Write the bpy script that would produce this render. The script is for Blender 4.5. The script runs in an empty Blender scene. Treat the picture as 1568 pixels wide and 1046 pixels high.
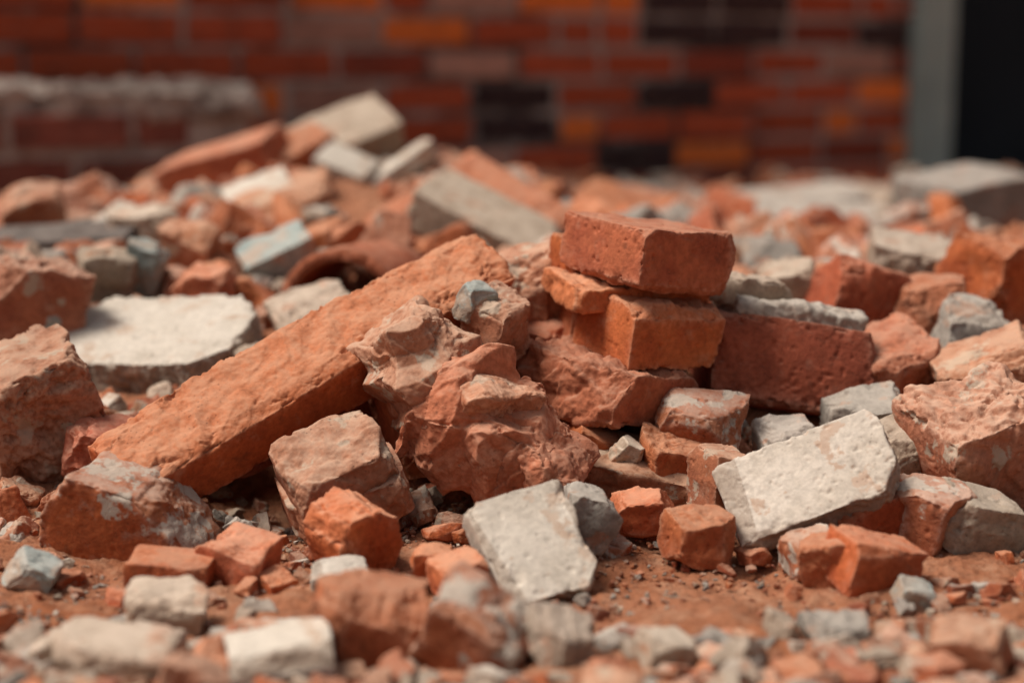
import bpy, math, random
import numpy as np
from mathutils import Matrix, Vector
random.seed(7); rng=np.random.RandomState(11)
sc=bpy.context.scene
sc.view_settings.view_transform='Standard'; sc.view_settings.look='None'; sc.view_settings.exposure=0
rad=math.radians
# ---------------------------------------------------------------- numpy noise
def _h(ix,iy,iz,seed):
    n=(ix.astype(np.int64)*374761393+iy.astype(np.int64)*668265263+iz.astype(np.int64)*1274126177+seed*974634777)&0xFFFFFFFF
    n=((n^(n>>13))*1103515245)&0xFFFFFFFF
    n=((n^(n>>16))*2246822519)&0xFFFFFFFF
    n=n^(n>>15)
    return (n&0xFFFFFF)/float(0xFFFFFF)
def vnoise(P,seed=0):
    F=np.floor(P); f=P-F; f=f*f*f*(f*(f*6-15)+10)
    I=F.astype(np.int64); x,y,z=I[:,0],I[:,1],I[:,2]
    r=0
    for dx in (0,1):
        wx=f[:,0] if dx else 1-f[:,0]
        for dy in (0,1):
            wy=f[:,1] if dy else 1-f[:,1]
            for dz in (0,1):
                wz=f[:,2] if dz else 1-f[:,2]
                r=r+wx*wy*wz*_h(x+dx,y+dy,z+dz,seed)
    return r*2-1
def fbm(P,o=4,seed=0,g=0.5):
    a=1;s=0;t=0
    for i in range(o):
        s=s+a*vnoise(P*(2.03**i)+i*17.3,seed+i); t+=a; a*=g
    return s/t*1.4
# ---------------------------------------------------------------- materials
class NT:
    def __init__(s,name):
        m=bpy.data.materials.new(name); m.use_nodes=True
        s.m=m; s.t=m.node_tree; s.n=s.t.nodes; s.l=s.t.links
        s.b=s.n['Principled BSDF']; s.b.inputs['Roughness'].default_value=0.92
        s.b.inputs['Specular IOR Level'].default_value=0.15
        s.tc=s.n.new('ShaderNodeTexCoord')
    def put(s,i,v):
        if hasattr(v,'is_linked') or hasattr(v,'links'): s.l.new(v,i)
        elif isinstance(v,tuple) and len(v)==3: i.default_value=(*v,1)
        else: i.default_value=v
    def noise(s,scale,detail=4,rough=.55,off=0.0):
        n=s.n.new('ShaderNodeTexNoise'); n.inputs['Scale'].default_value=scale
        n.inputs['Detail'].default_value=detail; n.inputs['Roughness'].default_value=rough
        mp=s.n.new('ShaderNodeMapping'); mp.inputs['Location'].default_value=(off,off*1.3,off*.7)
        s.l.new(s.tc.outputs['Object'],mp.inputs['Vector']); s.l.new(mp.outputs[0],n.inputs['Vector'])
        return n.outputs['Fac']
    def voro(s,scale):
        n=s.n.new('ShaderNodeTexVoronoi'); n.inputs['Scale'].default_value=scale
        s.l.new(s.tc.outputs['Object'],n.inputs['Vector']); return n.outputs['Distance']
    def ramp(s,v,a,b,lo=0.,hi=1.):
        n=s.n.new('ShaderNodeMapRange'); n.interpolation_type='SMOOTHSTEP'
        s.put(n.inputs['Value'],v)
        n.inputs['From Min'].default_value=a; n.inputs['From Max'].default_value=b
        n.inputs['To Min'].default_value=lo; n.inputs['To Max'].default_value=hi
        return n.outputs['Result']
    def math(s,op,a,b=0.,clamp=False):
        n=s.n.new('ShaderNodeMath'); n.operation=op; n.use_clamp=clamp
        s.put(n.inputs[0],a); s.put(n.inputs[1],b); return n.outputs[0]
    def mix(s,f,a,b,mode='MIX'):
        n=s.n.new('ShaderNodeMix'); n.data_type='RGBA'; n.blend_type=mode
        s.put(n.inputs['Factor'],f); s.put(n.inputs['A'],a); s.put(n.inputs['B'],b)
        return n.outputs['Result']
    def attr(s,name,out='Fac'):
        n=s.n.new('ShaderNodeAttribute'); n.attribute_name=name; return n.outputs[out]
    def nz(s):
        g=s.n.new('ShaderNodeNewGeometry'); x=s.n.new('ShaderNodeSeparateXYZ')
        s.l.new(g.outputs['Normal'],x.inputs[0]); return x.outputs['Z']
    def bump(s,hs,dist=.001,strength=1.):
        n=s.n.new('ShaderNodeBump'); n.inputs['Distance'].default_value=dist; n.inputs['Strength'].default_value=strength
        s.l.new(hs,n.inputs['Height']); s.l.new(n.outputs[0],s.b.inputs['Normal'])
    def out(s,c): s.put(s.b.inputs['Base Color'],c)

def rubble_mat(name,A,B,FR,DU,dust=.7,spots=None,spot_amt=.0,bumpd=.0009,vary=.18,hue=.003,pit=.7,grime=.5):
    t=NT(name)
    n1=t.noise(22,4); n2=t.noise(170,4,.65,3.1); n4=t.noise(44,6,.68,5.)
    fr=t.attr('frac'); ed=t.attr('edge')
    c=t.mix(t.ramp(n1,.38,.62),A,B)
    c=t.mix(t.math('MULTIPLY',fr,.8),c,FR)
    sp=t.ramp(n2,.3,.72,.80,1.15)
    spc=t.n.new('ShaderNodeCombineXYZ')
    for i in range(3): t.l.new(sp,spc.inputs[i])
    c=t.mix(1.0,c,spc.outputs[0],'MULTIPLY')
    if spots:
        m=t.ramp(t.noise(34,5,.6,9.),.60-spot_amt*.2,.65-spot_amt*.2)
        c=t.mix(m,c,spots)
    up=t.ramp(t.nz(),.35,.98)
    d=t.math('MULTIPLY',up,t.ramp(n4,.34,.60,.3,1.))
    e=t.math('MULTIPLY',ed,t.ramp(n2,.38,.58,.15,.9))
    d=t.math('MAXIMUM',d,e)
    d=t.math('MAXIMUM',d,t.ramp(n4,.52,.74,0,.6))
    d=t.math('MULTIPLY',d,dust,True)
    c=t.mix(d,c,DU)
    dk=t.ramp(t.voro(230),.12,.26,1.,0.)
    pitmask=t.ramp(n1,.5,.6)
    dkf=t.math('MULTIPLY',pitmask,dk)
    c=t.mix(t.math('MULTIPLY',dkf,.5*pit),c,(.07,.03,.018),'MIX')
    # sooty grime in broad patches
    c=t.mix(t.ramp(n4,.42,.28,0,grime),c,(.10,.040,.022))
    oi=t.n.new('ShaderNodeObjectInfo'); hs=t.n.new('ShaderNodeHueSaturation')
    r=oi.outputs['Random']
    t.put(hs.inputs['Value'],t.ramp(r,0,1,1-vary,1+vary*.8))
    t.put(hs.inputs['Hue'],t.ramp(t.math('FRACT',t.math('MULTIPLY',r,7.31)),0,1,.5-hue,.5+hue*.5))
    t.put(hs.inputs['Saturation'],t.ramp(t.math('FRACT',t.math('MULTIPLY',r,13.7)),0,1,.94,1.0))
    t.put(hs.inputs['Color'],c); t.out(hs.outputs[0])
    h=t.math('ADD',t.math('MULTIPLY',n2,1.3),t.math('MULTIPLY',t.noise(650,2,.7,1.7),.4))
    h=t.math('SUBTRACT',h,t.math('MULTIPLY',dkf,.6*pit))
    t.bump(h,bumpd); return t.m

M={}
M['orange']=rubble_mat('fired_clay_orange',(.48,.122,.036),(.38,.085,.026),(.43,.130,.050),(.56,.31,.19),.58)
M['long']=rubble_mat('fired_clay_long_brick',(.45,.105,.032),(.36,.080,.026),(.43,.130,.052),(.56,.30,.18),.60,bumpd=.0007,vary=.04,hue=.001)
M['red']=rubble_mat('fired_clay_red',(.37,.080,.028),(.28,.058,.021),(.33,.090,.037),(.50,.27,.17),.5)
M['brown']=rubble_mat('weathered_clay',(.37,.125,.056),(.28,.085,.038),(.37,.150,.076),(.55,.35,.235),.66,(.38,.28,.20),.12)
M['mortared']=rubble_mat('brick_with_mortar',(.45,.12,.038),(.36,.09,.030),(.41,.145,.062),(.57,.42,.32),.65,(.48,.40,.32),.3)
M['pale']=rubble_mat('pale_plaster',(.56,.475,.385),(.48,.40,.315),(.22,.145,.095),(.60,.51,.415),.5,(.43,.29,.20),.12,vary=.08,bumpd=.0005,pit=.5,grime=.3)
M['grey']=rubble_mat('concrete_grey',(.33,.28,.23),(.24,.205,.168),(.27,.215,.17),(.49,.41,.335),.65,(.34,.18,.11),.15,bumpd=.0008,pit=.6,grime=.4)
M['tan']=rubble_mat('sandy_mortar',(.40,.30,.215),(.32,.23,.158),(.34,.235,.16),(.56,.44,.335),.65,(.36,.17,.09),.15,pit=.6,grime=.4)
M['teal']=rubble_mat('painted_plaster_teal',(.20,.26,.245),(.30,.33,.29),(.32,.27,.22),(.45,.41,.35),.6,(.34,.24,.17),.4)
M['dark']=rubble_mat('charred_timber',(.06,.05,.045),(.09,.07,.06),(.10,.07,.05),(.30,.24,.20),.5)

t=NT('red_soil')
n1=t.noise(7,6); n2=t.noise(120,5,.7,2.); n3=t.noise(500,3,.7,4.)
c=t.mix(t.ramp(n1,.3,.7),(.33,.112,.048),(.42,.175,.092))
c=t.mix(t.ramp(t.noise(30,7,.7,6.),.45,.7,0,.6),c,(.54,.31,.19))
c=t.mix(t.ramp(n2,.3,.55,.65,0),c,(.12,.040,.02))
t.out(c); t.bump(t.math('ADD',n2,t.math('MULTIPLY',n3,.6)),.0035); M['soil']=t.m

t=NT('old_wall_bricks')
bc=t.attr('bcol','Color'); n1=t.noise(14,5,.65); n2=t.noise(70,4,.7,3.)
c=t.mix(t.ramp(t.noise(2.2,5,.65,4.),.50,.66,0,.45),bc,(.06,.024,.02))
c=t.mix(t.ramp(n1,.50,.74,0,.55),c,(.05,.022,.018))
c=t.mix(t.ramp(n2,.5,.75,0,.40),c,(.46,.27,.18))
t.out(c); t.bump(t.math('ADD',n1,n2),.005); M['wall']=t.m
t=NT('old_wall_mortar')
n1=t.noise(3,6,.7); c=t.mix(t.ramp(n1,.40,.56),(.09,.062,.052),(.46,.37,.31))
t.out(c); t.bump(t.noise(60,6,.7),.012); M['mort']=t.m
t=NT('stub_mortar')
n1=t.noise(14,7,.7); c=t.mix(t.ramp(n1,.36,.58),(.18,.12,.095),(.58,.46,.38))
t.out(c); t.bump(t.noise(40,6,.7),.02); M['mort2']=t.m
t=NT('greenish_render')
n1=t.noise(5,7,.7); c=t.mix(t.ramp(n1,.3,.7),(.25,.31,.28),(.37,.44,.39))
t.out(c); t.bump(t.noise(30,6,.7),.01); M['post']=t.m
t=NT('shade_dark_render')
c=t.mix(t.noise(4,5),(.008,.012,.015),(.02,.026,.03)); t.out(c); M['void']=t.m  # near-black colour stands in for the shade inside the doorway

# ---------------------------------------------------------------- mesh helpers
def mesh_from(name,V,F,mat,attrs=None,smooth=True):
    me=bpy.data.meshes.new(name)
    V=np.asarray(V,dtype=np.float32); F=np.asarray(F,dtype=np.int32)
    me.vertices.add(len(V)); me.vertices.foreach_set('co',V.ravel())
    me.loops.add(F.size); me.loops.foreach_set('vertex_index',F.ravel())
    me.polygons.add(len(F)); me.polygons.foreach_set('loop_start',np.arange(0,F.size,F.shape[1],dtype=np.int32))
    me.update(calc_edges=True); me.validate()
    me.polygons.foreach_set('use_smooth',np.full(len(me.polygons),smooth))
    for k,a in (attrs or {}).items():
        at=me.attributes.new(k,'FLOAT','POINT'); at.data.foreach_set('value',np.asarray(a,dtype=np.float32))
    if mat: me.materials.append(mat)
    return me
def box_grid(dims,cell):
    n=[max(5,int(round(d/cell))) for d in dims]
    NX,NY,NZ=n; Q=[]
    def idx(i,j,k): return (i*(NY+1)+j)*(NZ+1)+k
    def face(a,b,fix,val,flip):
        A,B=np.meshgrid(np.arange(n[a]),np.arange(n[b]),indexing='ij'); A=A.ravel();B=B.ravel()
        def mk(da,db):
            c=[None]*3; c[a]=A+da; c[b]=B+db; c[fix]=np.full_like(A,val); return idx(*c)
        q=[mk(0,0),mk(1,0),mk(1,1),mk(0,1)]
        if flip: q=q[::-1]
        Q.append(np.stack(q,1))
    face(0,1,2,NZ,False); face(0,1,2,0,True)
    face(1,2,0,NX,False); face(1,2,0,0,True)
    face(2,0,1,NY,False); face(2,0,1,0,True)
    Q=np.concatenate(Q); u,inv=np.unique(Q.ravel(),return_inverse=True)
    k=u%(NZ+1); j=(u//(NZ+1))%(NY+1); i=u//((NZ+1)*(NY+1))
    V=np.stack([i/NX-.5,j/NY-.5,k/NZ-.5],1)*np.array(dims)
    return V,inv.reshape(-1,4)
def chunk_mesh(name,dims,mat,seed=0,cuts=3,chips=6,rough=.004,flat=.0005,ex=(),fr='',cell=None,depth=(.6,.93),freq=30.,ter=.5,warp=.04,facet=1.,lay=None,flute=None,bite=3.2):
    """fragment = block trimmed by fracture planes; fr: which block faces are broken, e.g. '+x-y'"""
    r=np.random.RandomState(seed*7+3); dims=np.array(dims,float); h=dims/2
    if cell is None: cell=max(.0011,dims.max()/70)
    P,Q=box_grid(dims*1.06,cell)
    PL=[]
    for ax in range(3):
        for sg in (1,-1):
            n=np.zeros(3); n[ax]=sg
            f=(('+' if sg>0 else '-')+'xyz'[ax]) in fr
            PL.append((n,h[ax],rough if f else flat,1. if f else 0.))
    for e in ex:
        n=np.array(e[:3],float); n/=np.linalg.norm(n); PL.append((n,(h*abs(n)).sum()*e[3],rough,1.))
    for i in range(cuts):
        n=r.normal(size=3)/ (dims/dims.max())**.5; n/=np.linalg.norm(n)
        PL.append((n,(h*abs(n)).sum()*r.uniform(*depth),rough,1.))
    for i in range(chips):
        s=r.choice([-1,1],3).astype(float)
        if r.rand()<.6: s[r.randint(3)]=r.uniform(-.3,.3)
        n=s/dims*r.uniform(.6,1.4,3); n/=np.linalg.norm(n)
        sup=(h*abs(n)).sum(); PL.append((n,sup-dims.min()*r.uniform(.05,.17),rough*.6,.8))
    s0=np.full(len(P),9.)
    for n,d,a,f in PL:
        q=P@n; s0=np.where(q>1e-6,np.minimum(s0,d/np.maximum(q,1e-6)),s0)
    P0=P*s0[:,None]
    o=r.uniform(-50,50,3)
    big=fbm(P0*freq+o,4,seed); fine=fbm(P0*freq*6+o,3,seed+5)
    # angular facets: folded triangular waves
    fa=0
    wob=.35*fbm(P0*freq*.8+o+3,2,seed+40)
    for q in range(3):
        dv=r.normal(size=3); dv/=np.linalg.norm(dv)
        u=(P0@dv)*freq*r.uniform(.5,1.1)+r.rand()+wob
        fa=fa+np.abs((u-np.floor(u))-.5)*2-.5
    # layered breaks: steps along one bedding direction
    dv=np.array(lay if lay is not None else r.normal(size=3),float); dv/=np.linalg.norm(dv)
    tv=(P0@dv)*freq*1.6+.8*fbm(P0*freq*.9+o+9,3,seed+9); tf=tv-np.floor(tv)
    tv=np.clip((tf-.0)/.85,0,1)-np.clip((tf-.85)/.15,0,1)-.5
    pits=np.maximum(0,fbm(P0*freq*5+o+4,2,seed+11)-.5)
    wb=dims.min()*.02+.0004
    D=np.stack([d-P0@n for n,d,a,f in PL]); W=np.exp(-np.maximum(D,0)/wb)
    off=0;NN=0;ws=W.sum(0)
    for i,(n,d,a,f) in enumerate(PL):
        if f>0: o_=a*(.6*big*(1 if i%2 else -1)+.7*facet*fa+ter*tv+.28*fine)
        else: o_=a*(.8*big+.4*fine)-.003*pits*min(1,dims.min()/.04)
        off=off+W[i]*o_; NN=NN+W[i][:,None]*n
    off/=ws; NN/=np.maximum(np.linalg.norm(NN,axis=1),1e-6)[:,None]
    am=D.argmin(0); Ds=np.sort(D,0); gap=Ds[1]
    w=dims.min()*.045+.0004
    cn=fbm(P0*freq*2.2+o+20,4,seed+15,.6)
    edge=np.exp(-gap/w)
    V=P0+NN*(off-edge*(w*.15+np.maximum(0,cn-.05)*w*bite))[:,None]
    if flute:   # ledges: the cross-section swells and shrinks in bands along a direction
        fd=np.array(flute[:3],float); fd/=np.linalg.norm(fd); u=(V@fd)*flute[3]+.30*fbm(V*18+o,2,seed+61)
        tt=u-np.floor(u); band=np.clip(tt/.55,0,1)**.7-np.clip((tt-.55)/.25,0,1)*.9
        ax=V-np.outer(V@fd,fd); V=V+ax*((band-.5)*flute[4])[:,None]
    if warp:
        fq=.9/dims.max()
        V=V+warp*dims.min()*np.stack([fbm(P0*fq*2+o+q*11,2,seed+30+q) for q in range(3)],1)
    frac=np.array([p[3] for p in PL])[am]
    return mesh_from(name,V,Q,mat,{'frac':frac,'edge':np.exp(-gap/(w*.8))})
def R(yaw=0,tilt=0,roll=0,spin=0):
    return (Matrix.Rotation(rad(yaw),4,'Z')@Matrix.Rotation(rad(roll),4,'Y')@Matrix.Rotation(rad(tilt),4,'X')@Matrix.Rotation(rad(spin),4,'Z'))
def link(o): sc.collection.objects.link(o); return o
HER=[]; sd=[100]
def hero(name,mat,loc,dims,rot=(0,0,0,0),seed=None,**k):
    sd[0]+=1
    if k.get('cuts',3)>=2:
        k['cuts']=k.get('cuts',3)+4; k.setdefault('warp',.08); dims=tuple(v*1.08 for v in dims)
    me=chunk_mesh(name,dims,M[mat],seed or sd[0],**k)
    o=link(bpy.data.objects.new(name,me)); o.matrix_world=Matrix.Translation(loc)@R(*rot)
    hz=max(abs(( R(*rot)@Vector((sx*dims[0]/2,sy*dims[1]/2,dims[2]/2))).z) for sx in(-1,1) for sy in (-1,1))
    HER.append((loc[0],loc[1],max(dims[0],dims[1])*.5,loc[2]-hz*.9,loc[2]+hz)); return o
def bar(name,mat,p0,p1,w,h,roll,**k):
    p0=Vector(p0);p1=Vector(p1); X=(p1-p0).normalized(); Z=Vector((0,0,1)); Y=Z.cross(X).normalized(); Z=X.cross(Y)
    m=Matrix((X,Y,Z)).transposed().to_4x4()@Matrix.Rotation(rad(roll),4,'X')
    sd[0]+=1
    me=chunk_mesh(name,((p1-p0).length,w,h),M[mat],k.pop('seed',sd[0]),**k)
    o=link(bpy.data.objects.new(name,me)); o.matrix_world=Matrix.Translation((p0+p1)/2)@m
    for f in (0.1,.3,.5,.7,.9):
        p=p0.lerp(p1,f); HER.append((p.x,p.y,w*.6,p.z-h*.6,p.z+h*.6))
    return o
# ---------------------------------------------------------------- ground
def hfun(x,y):
    x=np.asarray(x,float);y=np.asarray(y,float)
    b=np.interp(y,[-9,1.28,1.42,1.6,1.8,2.05,2.4,2.8,3.4,5,8],[0,0,.018,.05,.095,.125,.130,.095,.055,.035,.02])
    b=b*np.clip(1.5-np.abs(x)/3.,0,1)
    b=b+.105*np.exp(-((x+.27)/.30)**2-((y-2.52)/.40)**2)
    b=b+.045*np.exp(-((x-.12)/.20)**2-((y-1.62)/.10)**2)
    b=b-.055*np.exp(-((x+.19)/.10)**2-((y-1.47)/.08)**2)
    return b
xs=np.concatenate([-np.geomspace(60,1.25,26),np.linspace(-1.2,-.62,40),np.linspace(-.6,.6,340),np.linspace(.62,1.2,40),np.geomspace(1.25,60,26)])
ys=np.concatenate([-np.geomspace(60,.3,18),np.linspace(0,.9,20),np.linspace(.92,1.75,260),np.linspace(1.77,3.5,90),np.linspace(3.6,8,30),np.geomspace(8.5,60,14)])
X,Y=np.meshgrid(xs,ys,indexing='ij'); x=X.ravel();y=Y.ravel()
P=np.stack([x,y,np.zeros_like(x)],1)
near=np.clip(1.5-np.abs(x)/2,0,1)*np.clip((y+1)/1.5,0,1)*np.clip((6-y)/2,0,1)
z=hfun(x,y)+near*(.010*fbm(P*7,3,1)+.0050*fbm(P*32,4,2)+.0030*np.abs(fbm(P*130,3,3)))
ny=len(ys); I,J=np.meshgrid(np.arange(len(xs)-1),np.arange(ny-1),indexing='ij'); a=(I*ny+J).ravel()
g=link(bpy.data.objects.new('ground',mesh_from('ground',np.stack([x,y,z],1),np.stack([a,a+ny,a+ny+1,a+1],1),M['soil'])))

# ---------------------------------------------------------------- main pieces
# long split brick leaning up to the right
bar('broken_brick','long',(-.326,1.36,.052),(-.014,1.575,.204),.082,.052,22,seed=5,cuts=0,chips=10,rough=.0024,
    ex=((1,.0,-.75,.82),(0,-.42,1,.86),(.20,-.30,1,.84),(.05,.5,1,.86),(-1,-.6,.3,.95)),fr='+z+y',cell=.0012,ter=.3,freq=30,flat=.0004,facet=1.0,lay=(1,-1.2,.4),bite=3.6)
# bricks added behind it to block light and darken the hollow
hero('broken_brick','red',(-.275,1.50,.055),(.10,.05,.075),(32,0,-15,0),seed=301,cuts=0,rough=.004)
hero('broken_brick','red',(-.185,1.555,.095),(.11,.05,.085),(32,0,-20,0),seed=302,cuts=0,rough=.004)
hero('broken_brick','red',(-.115,1.58,.120),(.08,.05,.10),(20,0,-20,0),seed=303,cuts=0,rough=.004)
# fluted lump in the middle
hero('broken_brick','brown',(-.064,1.44,.120),(.080,.085,.130),(20,-10,-32,10),seed=21,cuts=2,rough=.003,freq=24,fr='+z-y+x',cell=.0012,ter=.7,flute=(0.2,0,1,24,.22))
hero('broken_brick','orange',(-.018,1.40,.082),(.115,.085,.085),(-15,28,35,0),seed=24,cuts=3,rough=.0035,freq=26,fr='+z-y+x-x',cell=.0012,ter=.8,flute=(1,0,.3,23,.22))
hero('brick_fragment','orange',(-.075,1.47,.10),(.07,.06,.11),(10,0,-15,10),seed=26,cuts=3,rough=.004,fr='-y')
hero('brick_fragment','brown',(-.022,1.392,.112),(.06,.05,.05),(30,25,15,0),seed=27,cuts=2,rough=.003,fr='-y+z')
hero('brick_fragment','orange',(.022,1.385,.056),(.07,.06,.06),(-10,15,30,0),seed=28,cuts=3,rough=.004,fr='-y+z')
hero('broken_brick','brown',(.095,1.44,.036),(.18,.07,.05),(-8,15,12,0),seed=31,cuts=3,rough=.004,fr='+z-y+x')
# stack
hero('broken_brick','orange',(.128,1.535,.221),(.124,.115,.056),(36,4,6,0),seed=41,cuts=0,chips=12,rough=.005,fr='+x',ex=((1,-.8,.15,.76),(.6,-1,-.9,.76),(1,-.2,.8,.84)),cell=.0012,facet=1.2)
hero('brick_fragment','orange',(.070,1.57,.210),(.06,.05,.045),(30,0,5,0),seed=43,cuts=1,rough=.004)
hero('broken_brick','orange',(.124,1.52,.157),(.100,.09,.056),(31,7,4,0),seed=45,cuts=0,chips=10,rough=.004,fr='+z',cell=.0012,ex=((1,-.4,-.6,.88),(-.5,-.7,1,.86)))
hero('brick_fragment','orange',(.104,1.545,.188),(.13,.085,.024),(20,8,3,0),seed=47,cuts=1,chips=9,rough=.005,fr='+z-y-x')
hero('broken_brick','orange',(.083,1.50,.105),(.112,.125,.055),(46,8,8,0),seed=49,cuts=1,chips=9,rough=.005,fr='-x+z',cell=.0013,ex=((-1,-.3,.7,.78),))
hero('brick_fragment','brown',(.035,1.60,.165),(.08,.06,.10),(20,5,-12,0),seed=51,cuts=2,rough=.006,fr='-y')
hero('brick_fragment','orange',(.070,1.575,.155),(.05,.05,.09),(20,5,12,0),seed=52,cuts=1,rough=.005,fr='-y')
hero('brick_fragment','orange',(.015,1.58,.125),(.07,.05,.06),(-20,15,12,0),seed=53,cuts=2,rough=.005,fr='-y')
hero('broken_brick','red',(.255,1.585,.106),(.155,.10,.084),(6,-14,11,0),seed=55,cuts=0,chips=9,rough=.004,fr='+x',cell=.0013,ex=((1,-.6,.3,.86),))
hero('mortar_chunk','grey',(.262,1.60,.155),(.125,.085,.024),(8,-8,11,0),seed=57,cuts=1,chips=9,rough=.005,fr='+z+x-x-y')
hero('mortar_chunk','tan',(.225,1.61,.174),(.07,.06,.028),(30,0,14,0),seed=58,cuts=2,rough=.005,fr='+z')
# rock with plaster tip on the lump
hero('brick_fragment','brown',(-.014,1.50,.160),(.055,.05,.055),(20,20,0,30),seed=61,cuts=4,rough=.004,fr='-y')
hero('plaster_piece','teal',(-.034,1.485,.184),(.028,.022,.028),(20,20,10,30),seed=62,cuts=3,rough=.002)
# pale slabs
hero('concrete_slab','pale',(-.362,1.735,.080),(.205,.15,.090),(-10,19,-4,-6),seed=65,cuts=0,chips=6,rough=.005,ex=((-1,.7,0,.84),(1,.9,0,.8),(1,-1,0,.80),(-.4,-1,-.6,.78),(.3,-1,-.3,.90)),fr='-y+x-x',cell=.0015)
hero('plastered_brick','pale',(.016,1.25,.026),(.078,.094,.030),(0,42,6,26),seed=67,cuts=0,chips=8,rough=.0035,ex=((1,-.9,0,.80),(.3,-1,-.2,.9)),fr='-y+x',cell=.001)
hero('plastered_brick','pale',(.240,1.335,.058),(.140,.074,.032),(6,44,-27,-8),seed=69,cuts=0,chips=8,rough=.0035,ex=((1,-.9,0,.82),(1,.7,0,.93),(-.6,-1,-.3,.93)),fr='+x-y',cell=.001)
# left front
hero('broken_brick','mortared',(-.305,1.335,.030),(.130,.07,.080),(-10,12,12,0),seed=71,cuts=0,chips=6,rough=.004,ex=((1,0,1.2,.52),(-1,0,.5,.76),(1,-1,.3,.84)),fr='+x')
hero('broken_brick','brown',(-.146,1.37,.062),(.088,.07,.045),(20,24,-22,0),seed=273,cuts=0,chips=9,rough=.004,fr='+z-y',ex=((-1,-.3,.6,.8),(1,-.5,.6,.8)))
hero('broken_brick','brown',(-.138,1.38,.036),(.100,.075,.038),(15,14,-16,0),seed=274,cuts=0,chips=9,rough=.004,fr='-y',ex=((-1,-.6,.0,.8),(1,-.7,.2,.85)))
hero('brick_fragment','orange',(-.124,1.285,.029),(.056,.05,.060),(40,10,-22,0),seed=75,cuts=1,rough=.003,ex=((1,0,1,.7),(-1,0,1,.75)))
hero('brick_fragment','orange',(-.258,1.245,.014),(.062,.04,.022),(-6,5,4,0),seed=76,cuts=1,rough=.003)
hero('brick_fragment','orange',(-.212,1.265,.018),(.052,.04,.032),(-20,12,12,0),seed=77,cuts=2,rough=.003)
hero('brick_fragment','orange',(-.040,1.225,.016),(.038,.035,.026),(25,5,-8,0),seed=78,cuts=1,rough=.002)
hero('brick_fragment','orange',(-.058,1.25,.018),(.034,.03,.022),(5,5,8,0),seed=79,cuts=2,rough=.002)
hero('brick_fragment','brown',(-.43,1.50,.070),(.10,.10,.125),(25,15,-18,0),seed=81,cuts=2,rough=.006,fr='-y')
hero('brick_fragment','brown',(-.50,1.76,.150),(.10,.09,.085),(25,10,15,0),seed=82,cuts=3,rough=.006)
hero('brick_fragment','red',(-.35,1.46,.045),(.08,.07,.06),(5,10,15,0),seed=83,cuts=3,rough=.006)
hero('stone','tan',(-.444,1.85,.155),(.058,.055,.065),(25,10,15,0),seed=84,cuts=5,rough=.005)
hero('painted_fragment','teal',(-.405,1.87,.165),(.042,.04,.05),(5,10,15,0),seed=85,cuts=3,rough=.004)
hero('painted_fragment','teal',(-.475,1.75,.115),(.04,.04,.05),(35,10,15,0),seed=86,cuts=3,rough=.004)
hero('stone','brown',(-.37,1.9,.13),(.07,.06,.05),(35,10,15,0),seed=87,cuts=4,rough=.005)
hero('brick_fragment','orange',(-.335,1.85,.145),(.055,.05,.045),(-15,10,5,0),seed=88,cuts=4,rough=.004)
hero('stone','tan',(-.21,1.78,.125),(.08,.06,.04),(15,20,-15,0),seed=89,cuts=4,rough=.004)
# centre right
hero('plastered_brick','mortared',(.161,1.46,.078),(.072,.055,.046),(-8,22,10,0),seed=91,cuts=2,rough=.003)
hero('brick_fragment','orange',(.134,1.425,.054),(.055,.045,.040),(12,15,14,0),seed=92,cuts=3,rough=.003)
hero('stone','brown',(.175,1.385,.050),(.044,.04,.05),(30,5,5,0),seed=93,cuts=4,rough=.004)
hero('brick_fragment','orange',(.107,1.355,.030),(.052,.04,.032),(-5,14,-5,0),seed=94,cuts=3,rough=.003)
hero('brick_fragment','orange',(.148,1.305,.024),(.048,.042,.040),(14,5,5,0),seed=295,cuts=2,rough=.003)
hero('stone','grey',(.059,1.315,.034),(.038,.035,.045),(14,5,15,0),seed=96,cuts=3,rough=.004)
hero('brick_fragment','orange',(.070,1.45,.064),(.038,.035,.028),(14,15,25,0),seed=97,cuts=2,rough=.003)
hero('stone','tan',(.096,1.42,.060),(.022,.02,.028),(14,15,25,0),seed=98,cuts=4,rough=.002)
hero('broken_brick','orange',(.272,1.245,.018),(.062,.045,.044),(24,8,12,0),seed=99,cuts=1,rough=.003)
hero('broken_brick','orange',(.238,1.25,.017),(.036,.035,.036),(-14,8,-12,0),seed=101,cuts=2,rough=.003)
hero('brick_fragment','mortared',(.233,1.275,.020),(.04,.04,.03),(14,8,-12,0),seed=102,cuts=3,rough=.003)
hero('broken_brick','red',(.292,1.345,.03),(.07,.05,.04),(14,8,-12,0),seed=103,cuts=2,rough=.003)
hero('broken_brick','mortared',(.333,1.335,.030),(.058,.05,.055),(-24,12,14,0),seed=104,cuts=2,rough=.003)
hero('stone','tan',(.372,1.335,.028),(.06,.05,.046),(14,12,14,0),seed=105,cuts=3,rough=.004)
hero('broken_brick','brown',(.405,1.43,.062),(.10,.09,.105),(14,18,-14,0),seed=206,cuts=2,rough=.005,fr='-y+z')
hero('stone','tan',(.336,1.44,.060),(.055,.045,.04),(24,18,-14,0),seed=107,cuts=4,rough=.004)
hero('stone','grey',(.318,1.50,.076),(.062,.05,.04),(4,18,-4,0),seed=108,cuts=4,rough=.004)
hero('stone','grey',(.238,1.47,.064),(.045,.04,.03),(14,18,-4,0),seed=109,cuts=4,rough=.004)
hero('broken_brick','orange',(.360,1.60,.094),(.080,.07,.072),(24,12,-14,0),seed=211,cuts=2,rough=.005,fr='-y')
hero('stone','grey',(.455,1.66,.117),(.075,.05,.080),(10,5,12,0),seed=112,cuts=6,rough=.003)
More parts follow.
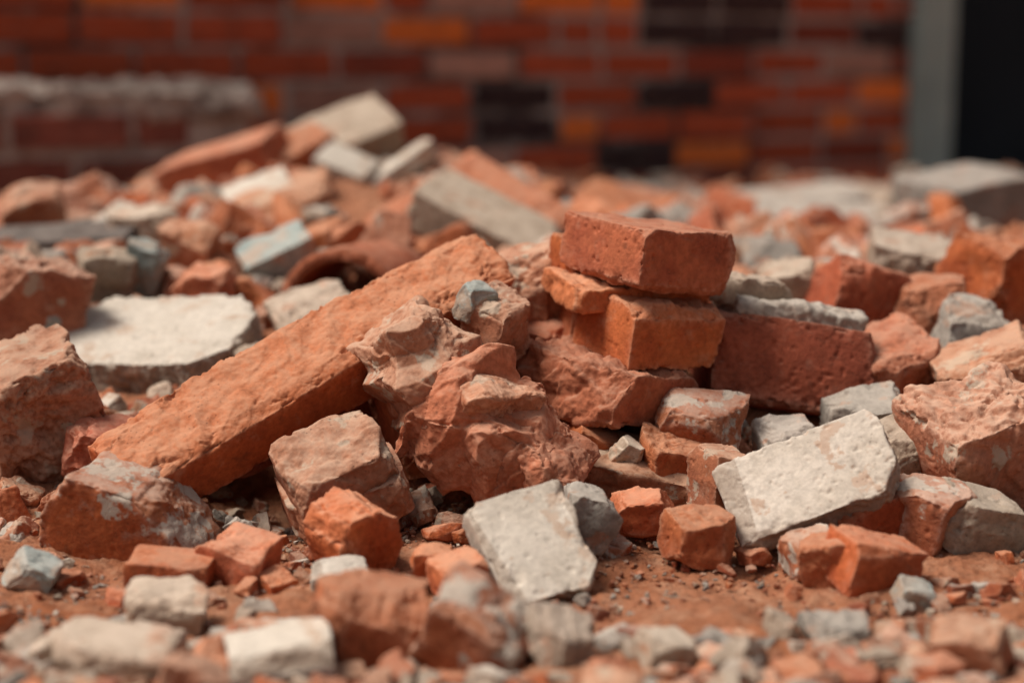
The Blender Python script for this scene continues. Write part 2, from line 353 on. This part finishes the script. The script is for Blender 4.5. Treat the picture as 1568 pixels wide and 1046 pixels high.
hero('broken_brick','orange',(.518,1.80,.160),(.08,.08,.085),(30,5,12,0),seed=113,cuts=3,rough=.005)
hero('broken_brick','red',(.355,1.74,.150),(.088,.07,.070),(20,5,18,0),seed=114,cuts=2,rough=.005)
hero('broken_brick','orange',(.426,1.72,.142),(.065,.06,.055),(-20,5,-8,0),seed=115,cuts=2,rough=.005)
hero('brick_fragment','brown',(.445,1.56,.100),(.085,.07,.060),(-10,15,-18,0),seed=116,cuts=4,rough=.006)
hero('stone','tan',(.295,1.78,.155),(.06,.06,.05),(-10,15,-18,0),seed=117,cuts=4,rough=.006)
hero('stone','tan',(.44,1.88,.17),(.08,.07,.05),(-10,15,8,0),seed=118,cuts=4,rough=.004)
# back left mound
hero('broken_brick','orange',(-.421,2.50,.232),(.175,.11,.065),(-10,12,-16,0),seed=121,cuts=1,rough=.004)
hero('plastered_brick','tan',(-.250,2.60,.262),(.15,.10,.075),(25,28,-20,0),seed=122,cuts=1,rough=.004)
hero('brick_fragment','orange',(-.315,2.54,.250),(.10,.08,.07),(25,18,-30,0),seed=123,cuts=1,rough=.004)
bar('plaster_lath','pale',(-.220,2.40,.196),(-.115,2.46,.270),.03,.026,10,seed=124,cuts=1,rough=.002)
hero('concrete_block','tan',(-.036,2.16,.182),(.180,.10,.055),(-16,16,26,0),seed=125,cuts=0,rough=.004)
bar('brick_fragment','orange',(-.07,2.3,.240),(.07,2.2,.165),.06,.045,20,seed=126,cuts=1,rough=.003)
hero('broken_brick','orange',(-.16,2.22,.175),(.16,.09,.05),(-10,18,-30,0),seed=127,cuts=1,rough=.004)
hero('broken_brick','brown',(-.30,2.28,.188),(.13,.09,.06),(10,18,-16,0),seed=128,cuts=2,rough=.004)
hero('plaster_piece','pale',(-.34,2.3,.210),(.09,.07,.03),(10,25,-20,0),seed=129,cuts=1,rough=.004)
hero('painted_fragment','teal',(-.275,2.0,.160),(.085,.06,.055),(15,25,-25,0),seed=130,cuts=1,rough=.003)
hero('plaster_piece','pale',(-.235,2.42,.240),(.08,.06,.03),(-15,25,20,0),seed=131,cuts=1,rough=.003)
bar('timber_board','dark',(-.70,2.12,.165),(-.46,2.08,.183),.07,.014,14,seed=132,cuts=0,rough=.002)
hero('stone','tan',(-.46,2.12,.183),(.08,.07,.055),(15,15,-5,0),seed=133,cuts=5,rough=.004)
hero('stone','brown',(-.62,2.2,.198),(.07,.07,.055),(15,15,-5,0),seed=134,cuts=5,rough=.004)
hero('concrete_block','grey',(.68,2.52,.175),(.19,.13,.105),(28,6,-8,0),seed=135,cuts=0,rough=.004)
hero('concrete_slab','grey',(.50,3.0,.128),(.23,.15,.06),(8,6,-4,0),seed=136,cuts=0,rough=.004)
hero('concrete_slab','grey',(.47,2.6,.138),(.20,.15,.045),(-8,14,6,0),seed=137,cuts=0,rough=.004)
hero('concrete_slab','tan',(.78,3.3,.105),(.28,.2,.05),(-8,10,3,0),seed=138,cuts=0,rough=.004)
hero('broken_brick','orange',(.27,3.0,.12),(.15,.1,.06),(18,10,13,0),seed=139,cuts=1,rough=.004)
hero('broken_brick','orange',(.15,2.6,.150),(.12,.1,.06),(-28,20,23,0),seed=140,cuts=1,rough=.004)
# foreground
hero('brick_fragment','orange',(-.096,1.10,.024),(.07,.05,.046),(14,10,13,0),seed=141,cuts=4,rough=.003)
hero('plastered_brick','mortared',(-.026,1.08,.024),(.066,.05,.050),(-20,18,18,0),seed=142,cuts=2,rough=.003)
hero('plastered_brick','pale',(-.150,1.055,.012),(.062,.045,.028),(12,8,-6,0),seed=143,cuts=2,rough=.003)
hero('stone','tan',(-.258,1.07,.012),(.074,.05,.024),(-6,8,4,0),seed=144,cuts=2,rough=.003)
hero('stone','tan',(-.243,1.155,.014),(.050,.045,.030),(6,8,4,0),seed=145,cuts=5,rough=.004)
hero('stone','tan',(.034,1.075,.016),(.044,.04,.036),(26,8,14,0),seed=146,cuts=5,rough=.004)
hero('stone','tan',(.10,1.08,.010),(.035,.03,.022),(26,8,14,0),seed=147,cuts=5,rough=.004)
hero('stone','grey',(.222,1.12,.010),(.042,.035,.020),(6,8,4,0),seed=148,cuts=5,rough=.004)
hero('brick_fragment','brown',(.298,1.07,.010),(.05,.04,.036),(-26,8,-14,0),seed=149,cuts=4,rough=.004)
hero('plaster_piece','pale',(-.129,1.235,.010),(.040,.032,.020),(6,14,4,0),seed=150,cuts=3,rough=.002)
hero('painted_fragment','teal',(.295,1.205,.008),(.024,.022,.018),(6,14,24,0),seed=151,cuts=3,rough=.002)
hero('painted_fragment','teal',(-.362,1.24,.012),(.032,.03,.026),(6,14,24,0),seed=152,cuts=3,rough=.002)
hero('brick_fragment','brown',(-.20,1.02,.01),(.04,.03,.03),(6,14,24,0),seed=153,cuts=3,rough=.002)
# curved roof tile
def roof_tile():
    nu,nl=60,50; r0,r1,L=.060,.073,.15; V=[];F=[]
    A=np.linspace(-.05,math.pi+.05,nu); Y=np.linspace(-L/2,L/2,nl)
    prof=[(r1,a) for a in A]+[(r0,a) for a in A[::-1]]
    n=len(prof)
    for j,yy in enumerate(Y):
        for r_,a in prof: V.append((r_*math.cos(a),yy,r_*math.sin(a)))
    for j in range(nl-1):
        for i in range(n):
            i2=(i+1)%n; F.append((j*n+i,j*n+i2,(j+1)*n+i2,(j+1)*n+i))
    for j,fl in ((0,0),(nl-1,1)):
        for i in range(nu-1):
            q=(j*n+i,j*n+n-1-i,j*n+n-2-i,j*n+i+1); F.append(q if not fl else q[::-1])
    V=np.array(V); d=fbm(V*40,4,77)*.0018
    e=np.clip((np.abs(V[:,1])-L/2+.012)/.012,0,1)
    V[:,1]-=np.sign(V[:,1])*e*(.008*np.abs(fbm(V*60,3,5)))
    V=V*(1+d/.065)[:,None]
    me=mesh_from('roof_tile',V,F,M['red'],{'frac':e,'edge':e*.3})
    o=link(bpy.data.objects.new('roof_tile',me)); o.matrix_world=Matrix.Translation((-.168,1.90,.116))@R(-14,-2,0,0)
    HER.append((-.168,1.90,.09,.05,.19))
    HER.append((-.18,1.80,.08,.05,.19))
roof_tile()

# ---------------------------------------------------------------- rubble masses
weights={'orange':11,'red':4,'brown':8,'mortared':3,'tan':4.5,'grey':3.5,'pale':1.8,'teal':.3}
V0={}
for mi,k in enumerate(weights):
    V0[k]=[]
    for j in range(7 if weights[k]>2.5 else 4):
        s=500+mi*20+j; rr=random.Random(s)
        d=(.064,rr.uniform(.035,.058),rr.uniform(.024,.048))
        V0[k].append(chunk_mesh('fragment_mesh',d,M[k],s,cuts=rr.randint(6,12),chips=4,rough=.0030,fr='-y' if j%2 else '+z',cell=.0017,depth=(.5,.9),warp=.08))
keys=list(weights); wts=[weights[k] for k in keys]
def empty(n):
    e=link(bpy.data.objects.new(n,None)); e.empty_display_size=.1; return e
def scatter(parent,count,xr,yr,smin,smax,power,sink=.3,mask=None,flat=False,wt=None):
    par=parent; c=0; tries=0
    while c<count and tries<count*8:
        tries+=1
        yy=random.uniform(*yr); xw=xr(yy)
        xx=random.uniform(-xw,xw)
        if mask and not mask(xx,yy): continue
        s=smin*(smax/smin)**(random.random()**power)
        zz=float(hfun(xx,yy))
        zc=zz+s*(.30-sink*random.random())
        ok=True
        for hx,hy,hr,z0,z1 in HER:
            dx=xx-hx;dy=yy-hy; rr=hr*.8+s*.40
            if dx*dx+dy*dy<rr*rr and zc+s*.3>z0+.1*(z1-z0) and zc-s*.3<z1 : ok=False;break
            if s>.035 and abs(dx)<hr+s*.3 and 0<-dy<.12 and zc+s*.3>z0+(z1-z0)*.35: ok=False;break
        if not ok: continue
        k=random.choices(keys,wt or wts)[0]
        o=bpy.data.objects.new('fragment',random.choice(V0[k])); sc.collection.objects.link(o)
        f=s/.052
        if flat: Rm=R(random.uniform(0,360),random.gauss(0,14),random.gauss(0,14),random.uniform(0,360))
        else: Rm=R(random.uniform(0,360),random.gauss(0,38),random.gauss(0,38),random.uniform(0,360))
        o.matrix_world=Matrix.Translation((xx,yy,zc))@Rm@Matrix.Diagonal((f,f*random.uniform(.7,1.1),f*random.uniform(.7,1.15),1))
        o.parent=par; c+=1
    return c
rp=empty('rubble_pile'); gv=empty('brick_gravel'); cr=empty('brick_crumbs')
fan=lambda y:.34*y+.3
cave=lambda x,y: not (-.30<x<-.10 and 1.40<y<1.58)
n=[]
n.append(scatter(rp,1700,fan,(1.62,3.0),.03,.085,1.2))
n.append(scatter(rp,900,fan,(2.6,4.3),.05,.115,1.6))
n.append(scatter(rp,2000,fan,(1.46,2.3),.014,.038,.9,sink=.1,mask=cave))
n.append(scatter(rp,260,lambda y:.55,(1.34,1.62),.02,.045,1.2,mask=cave))
def soilmask(x,y):
    if 1.12<y<1.34 and -.10<x<.24: return random.random()<.22
    return True
n.append(scatter(gv,1250,lambda y:.55,(1.0,1.5),.005,.024,1.6,mask=soilmask,flat=True))
n.append(scatter(gv,420,lambda y:.45,(.96,1.13),.012,.034,1.2,flat=True,wt=[6,2,6,2,7,3,3,.4]))
n.append(scatter(cr,6000,lambda y:.45,(1.0,1.52),.0014,.006,1.3,mask=lambda x,y: soilmask(x,y) or random.random()<.5,flat=True))
print('scatter',n)

# ---------------------------------------------------------------- walls
def brick_courses(x0,x1,z0,z1,seed,ramp,yj=.004,bl=.215,bh=.065,jt=.011,dp=.10,skip=None):
    r=random.Random(seed); V=[];F=[];C=[]
    z=z0;row=0
    while z<z1:
        x=x0-(bl*.5 if row%2 else 0)
        while x<x1:
            L=bl if r.random()<.75 else bl*.5-jt/2
            a=max(x,x0);b=min(x+L,x1)
            if b-a>.03 and not (skip and skip(.5*(a+b),z)):
                y=-r.uniform(0,yj)-.006; e=.004
                i=len(V)
                for (px,pz,py) in ((a,z,0),(b,z,0),(b,z+bh,0),(a,z+bh,0)): V.append((px,py+dp*.5,pz))
                for (px,pz) in ((a,z),(b,z),(b,z+bh),(a,z+bh)): V.append((px+r.uniform(-.004,.004),y+e,pz+r.uniform(-.003,.003)))
                for (px,pz) in ((a+e,z+e),(b-e,z+e),(b-e,z+bh-e),(a+e,z+bh-e)): V.append((px,y,pz))
                for q in range(4):
                    w=(q+1)%4; F.append((i+q,i+w,i+4+w,i+4+q)); F.append((i+4+q,i+4+w,i+8+w,i+8+q))
                F.append((i+8,i+9,i+10,i+11)); c=ramp(r,.5*(a+b),z); C+= [c]*12
            x+=L+jt
        z+=bh+jt; row+=1
    return V,F,C
def wallobj(name,parts,origin,yaw):
    e=empty(name); e.matrix_world=Matrix.Translation(origin)@Matrix.Rotation(rad(yaw),4,'Z')
    for pn,me in parts:
        o=link(bpy.data.objects.new(pn,me)); o.parent=e
    return e
def boxmesh(name,a,b,mat):
    (x0,y0,z0),(x1,y1,z1)=a,b
    V=[(x0,y0,z0),(x1,y0,z0),(x1,y1,z0),(x0,y1,z0),(x0,y0,z1),(x1,y0,z1),(x1,y1,z1),(x0,y1,z1)]
    F=[(0,3,2,1),(4,5,6,7),(0,1,5,4),(1,2,6,5),(2,3,7,6),(3,0,4,7)]
    return mesh_from(name,V,F,mat,smooth=False)
def bm(name,V,F,C,mat):
    me=mesh_from(name,V,F,mat,smooth=False)
    at=me.attributes.new('bcol','FLOAT_COLOR','POINT'); at.data.foreach_set('color',np.array([(*c,1) for c in C],dtype=np.float32).ravel()); return me
DKB=(.045,.024,.024)
def colmain(r,x,z):
    t=min(1,max(0,(x-.9)/.6)); u=r.random()
    if u<.12+.06*t: c=(.80,.18,.035)
    elif u<.50: c=(.46,.080,.030)
    elif u<.50+.07+.06*t: c=(.48,.24,.17)
    elif u<.82-.04*t: c=(.26,.048,.024)
    else: c=DKB
    if x<1.3 and c==DKB: c=(.42,.075,.030)
    k=r.uniform(.8,1.1); return tuple(v*k for v in c)
WL=3.16
V,F,C=brick_courses(0,WL,-.05,2.6,3,colmain,yj=.006,jt=.015,bh=.061)
wallobj('brick_wall',[('bricks',bm('bricks',V,F,C,M['wall'])),('mortar_core',boxmesh('mortar_core',(-.02,-.004,-.1),(WL-.002,.22,2.62),M['mort']))],(-1.70,3.13,0.012),29)
def colstub(r,x,z):
    k=r.uniform(.6,1.1); return (.26*k,.075*k,.05*k)
V,F,C=brick_courses(0,1.3,-.12,.24,9,colstub,yj=.02,jt=.020,skip=lambda x,z: x>1.12 and z>.18)
stub=chunk_mesh('mortar_top',(1.32,.20,.065),M['mort2'],900,cuts=0,chips=4,rough=.02,fr='+z-y+x',cell=.012,freq=14)
e=wallobj('ruined_wall_stub',[('bricks',bm('bricks',V,F,C,M['wall'])),('mortar_core',boxmesh('mortar_core',(-.02,-.004,-.15),(1.28,.18,.28),M['mort2'])),('mortar_top',stub)],(-1.67,2.83,.0),26)
e.children[-1].location=(.65,.09,.300)
# doorway with post right of the wall
ang=rad(29); dx,dy=math.cos(ang),math.sin(ang); ex0=-1.70+dx*WL; ey0=3.13+dy*WL
wallobj('doorway',[('door_post',boxmesh('door_post',(.004,-.05,-.1),(.125,.28,2.4),M['post'])),
  ('lintel',boxmesh('lintel',(.0,-.03,2.403),(1.5,.28,2.62),M['post'])),
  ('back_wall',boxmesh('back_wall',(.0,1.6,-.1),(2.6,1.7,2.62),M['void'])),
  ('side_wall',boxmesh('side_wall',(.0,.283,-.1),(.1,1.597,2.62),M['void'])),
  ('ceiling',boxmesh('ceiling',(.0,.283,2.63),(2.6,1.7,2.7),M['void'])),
  ('dark_opening_panel',boxmesh('dark_opening_panel',(.128,.10,-.1),(1.05,.15,2.4),M['void'])),  # added panel, its black stands in for the opening's unlit interior
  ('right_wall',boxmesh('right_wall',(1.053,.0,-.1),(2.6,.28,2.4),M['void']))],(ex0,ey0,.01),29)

# ---------------------------------------------------------------- light and camera
w=bpy.data.worlds.new('World'); sc.world=w; w.use_nodes=True; nt=w.node_tree
sky=nt.nodes.new('ShaderNodeTexSky'); sky.sky_type='NISHITA'; sky.sun_disc=False
EL,AZ=60,-100   # azimuth clockwise from +Y
sky.sun_elevation=rad(EL); sky.sun_rotation=rad(AZ); sky.dust_density=5
hs=nt.nodes.new('ShaderNodeHueSaturation'); hs.inputs['Saturation'].default_value=.45
nt.links.new(sky.outputs[0],hs.inputs['Color'])
nt.links.new(hs.outputs[0],nt.nodes['Background'].inputs[0]); nt.nodes['Background'].inputs[1].default_value=.09
L=bpy.data.lights.new('sun','SUN'); L.energy=3.5; L.angle=rad(22); L.color=(1,.95,.88)
lo=link(bpy.data.objects.new('sun',L))
d=Vector((math.sin(rad(AZ))*math.cos(rad(EL)),math.cos(rad(AZ))*math.cos(rad(EL)),math.sin(rad(EL))))
lo.rotation_euler=d.to_track_quat('Z','Y').to_euler(); lo.location=d*6
cam=bpy.data.cameras.new('camera'); co=link(bpy.data.objects.new('camera',cam)); sc.camera=co
co.location=(0,0,.40); co.rotation_euler=(rad(90-9.6),0,0)
cam.lens=60; cam.sensor_width=36; cam.clip_start=.05; cam.clip_end=300
cam.dof.use_dof=True; cam.dof.focus_distance=1.43; cam.dof.aperture_fstop=2.2
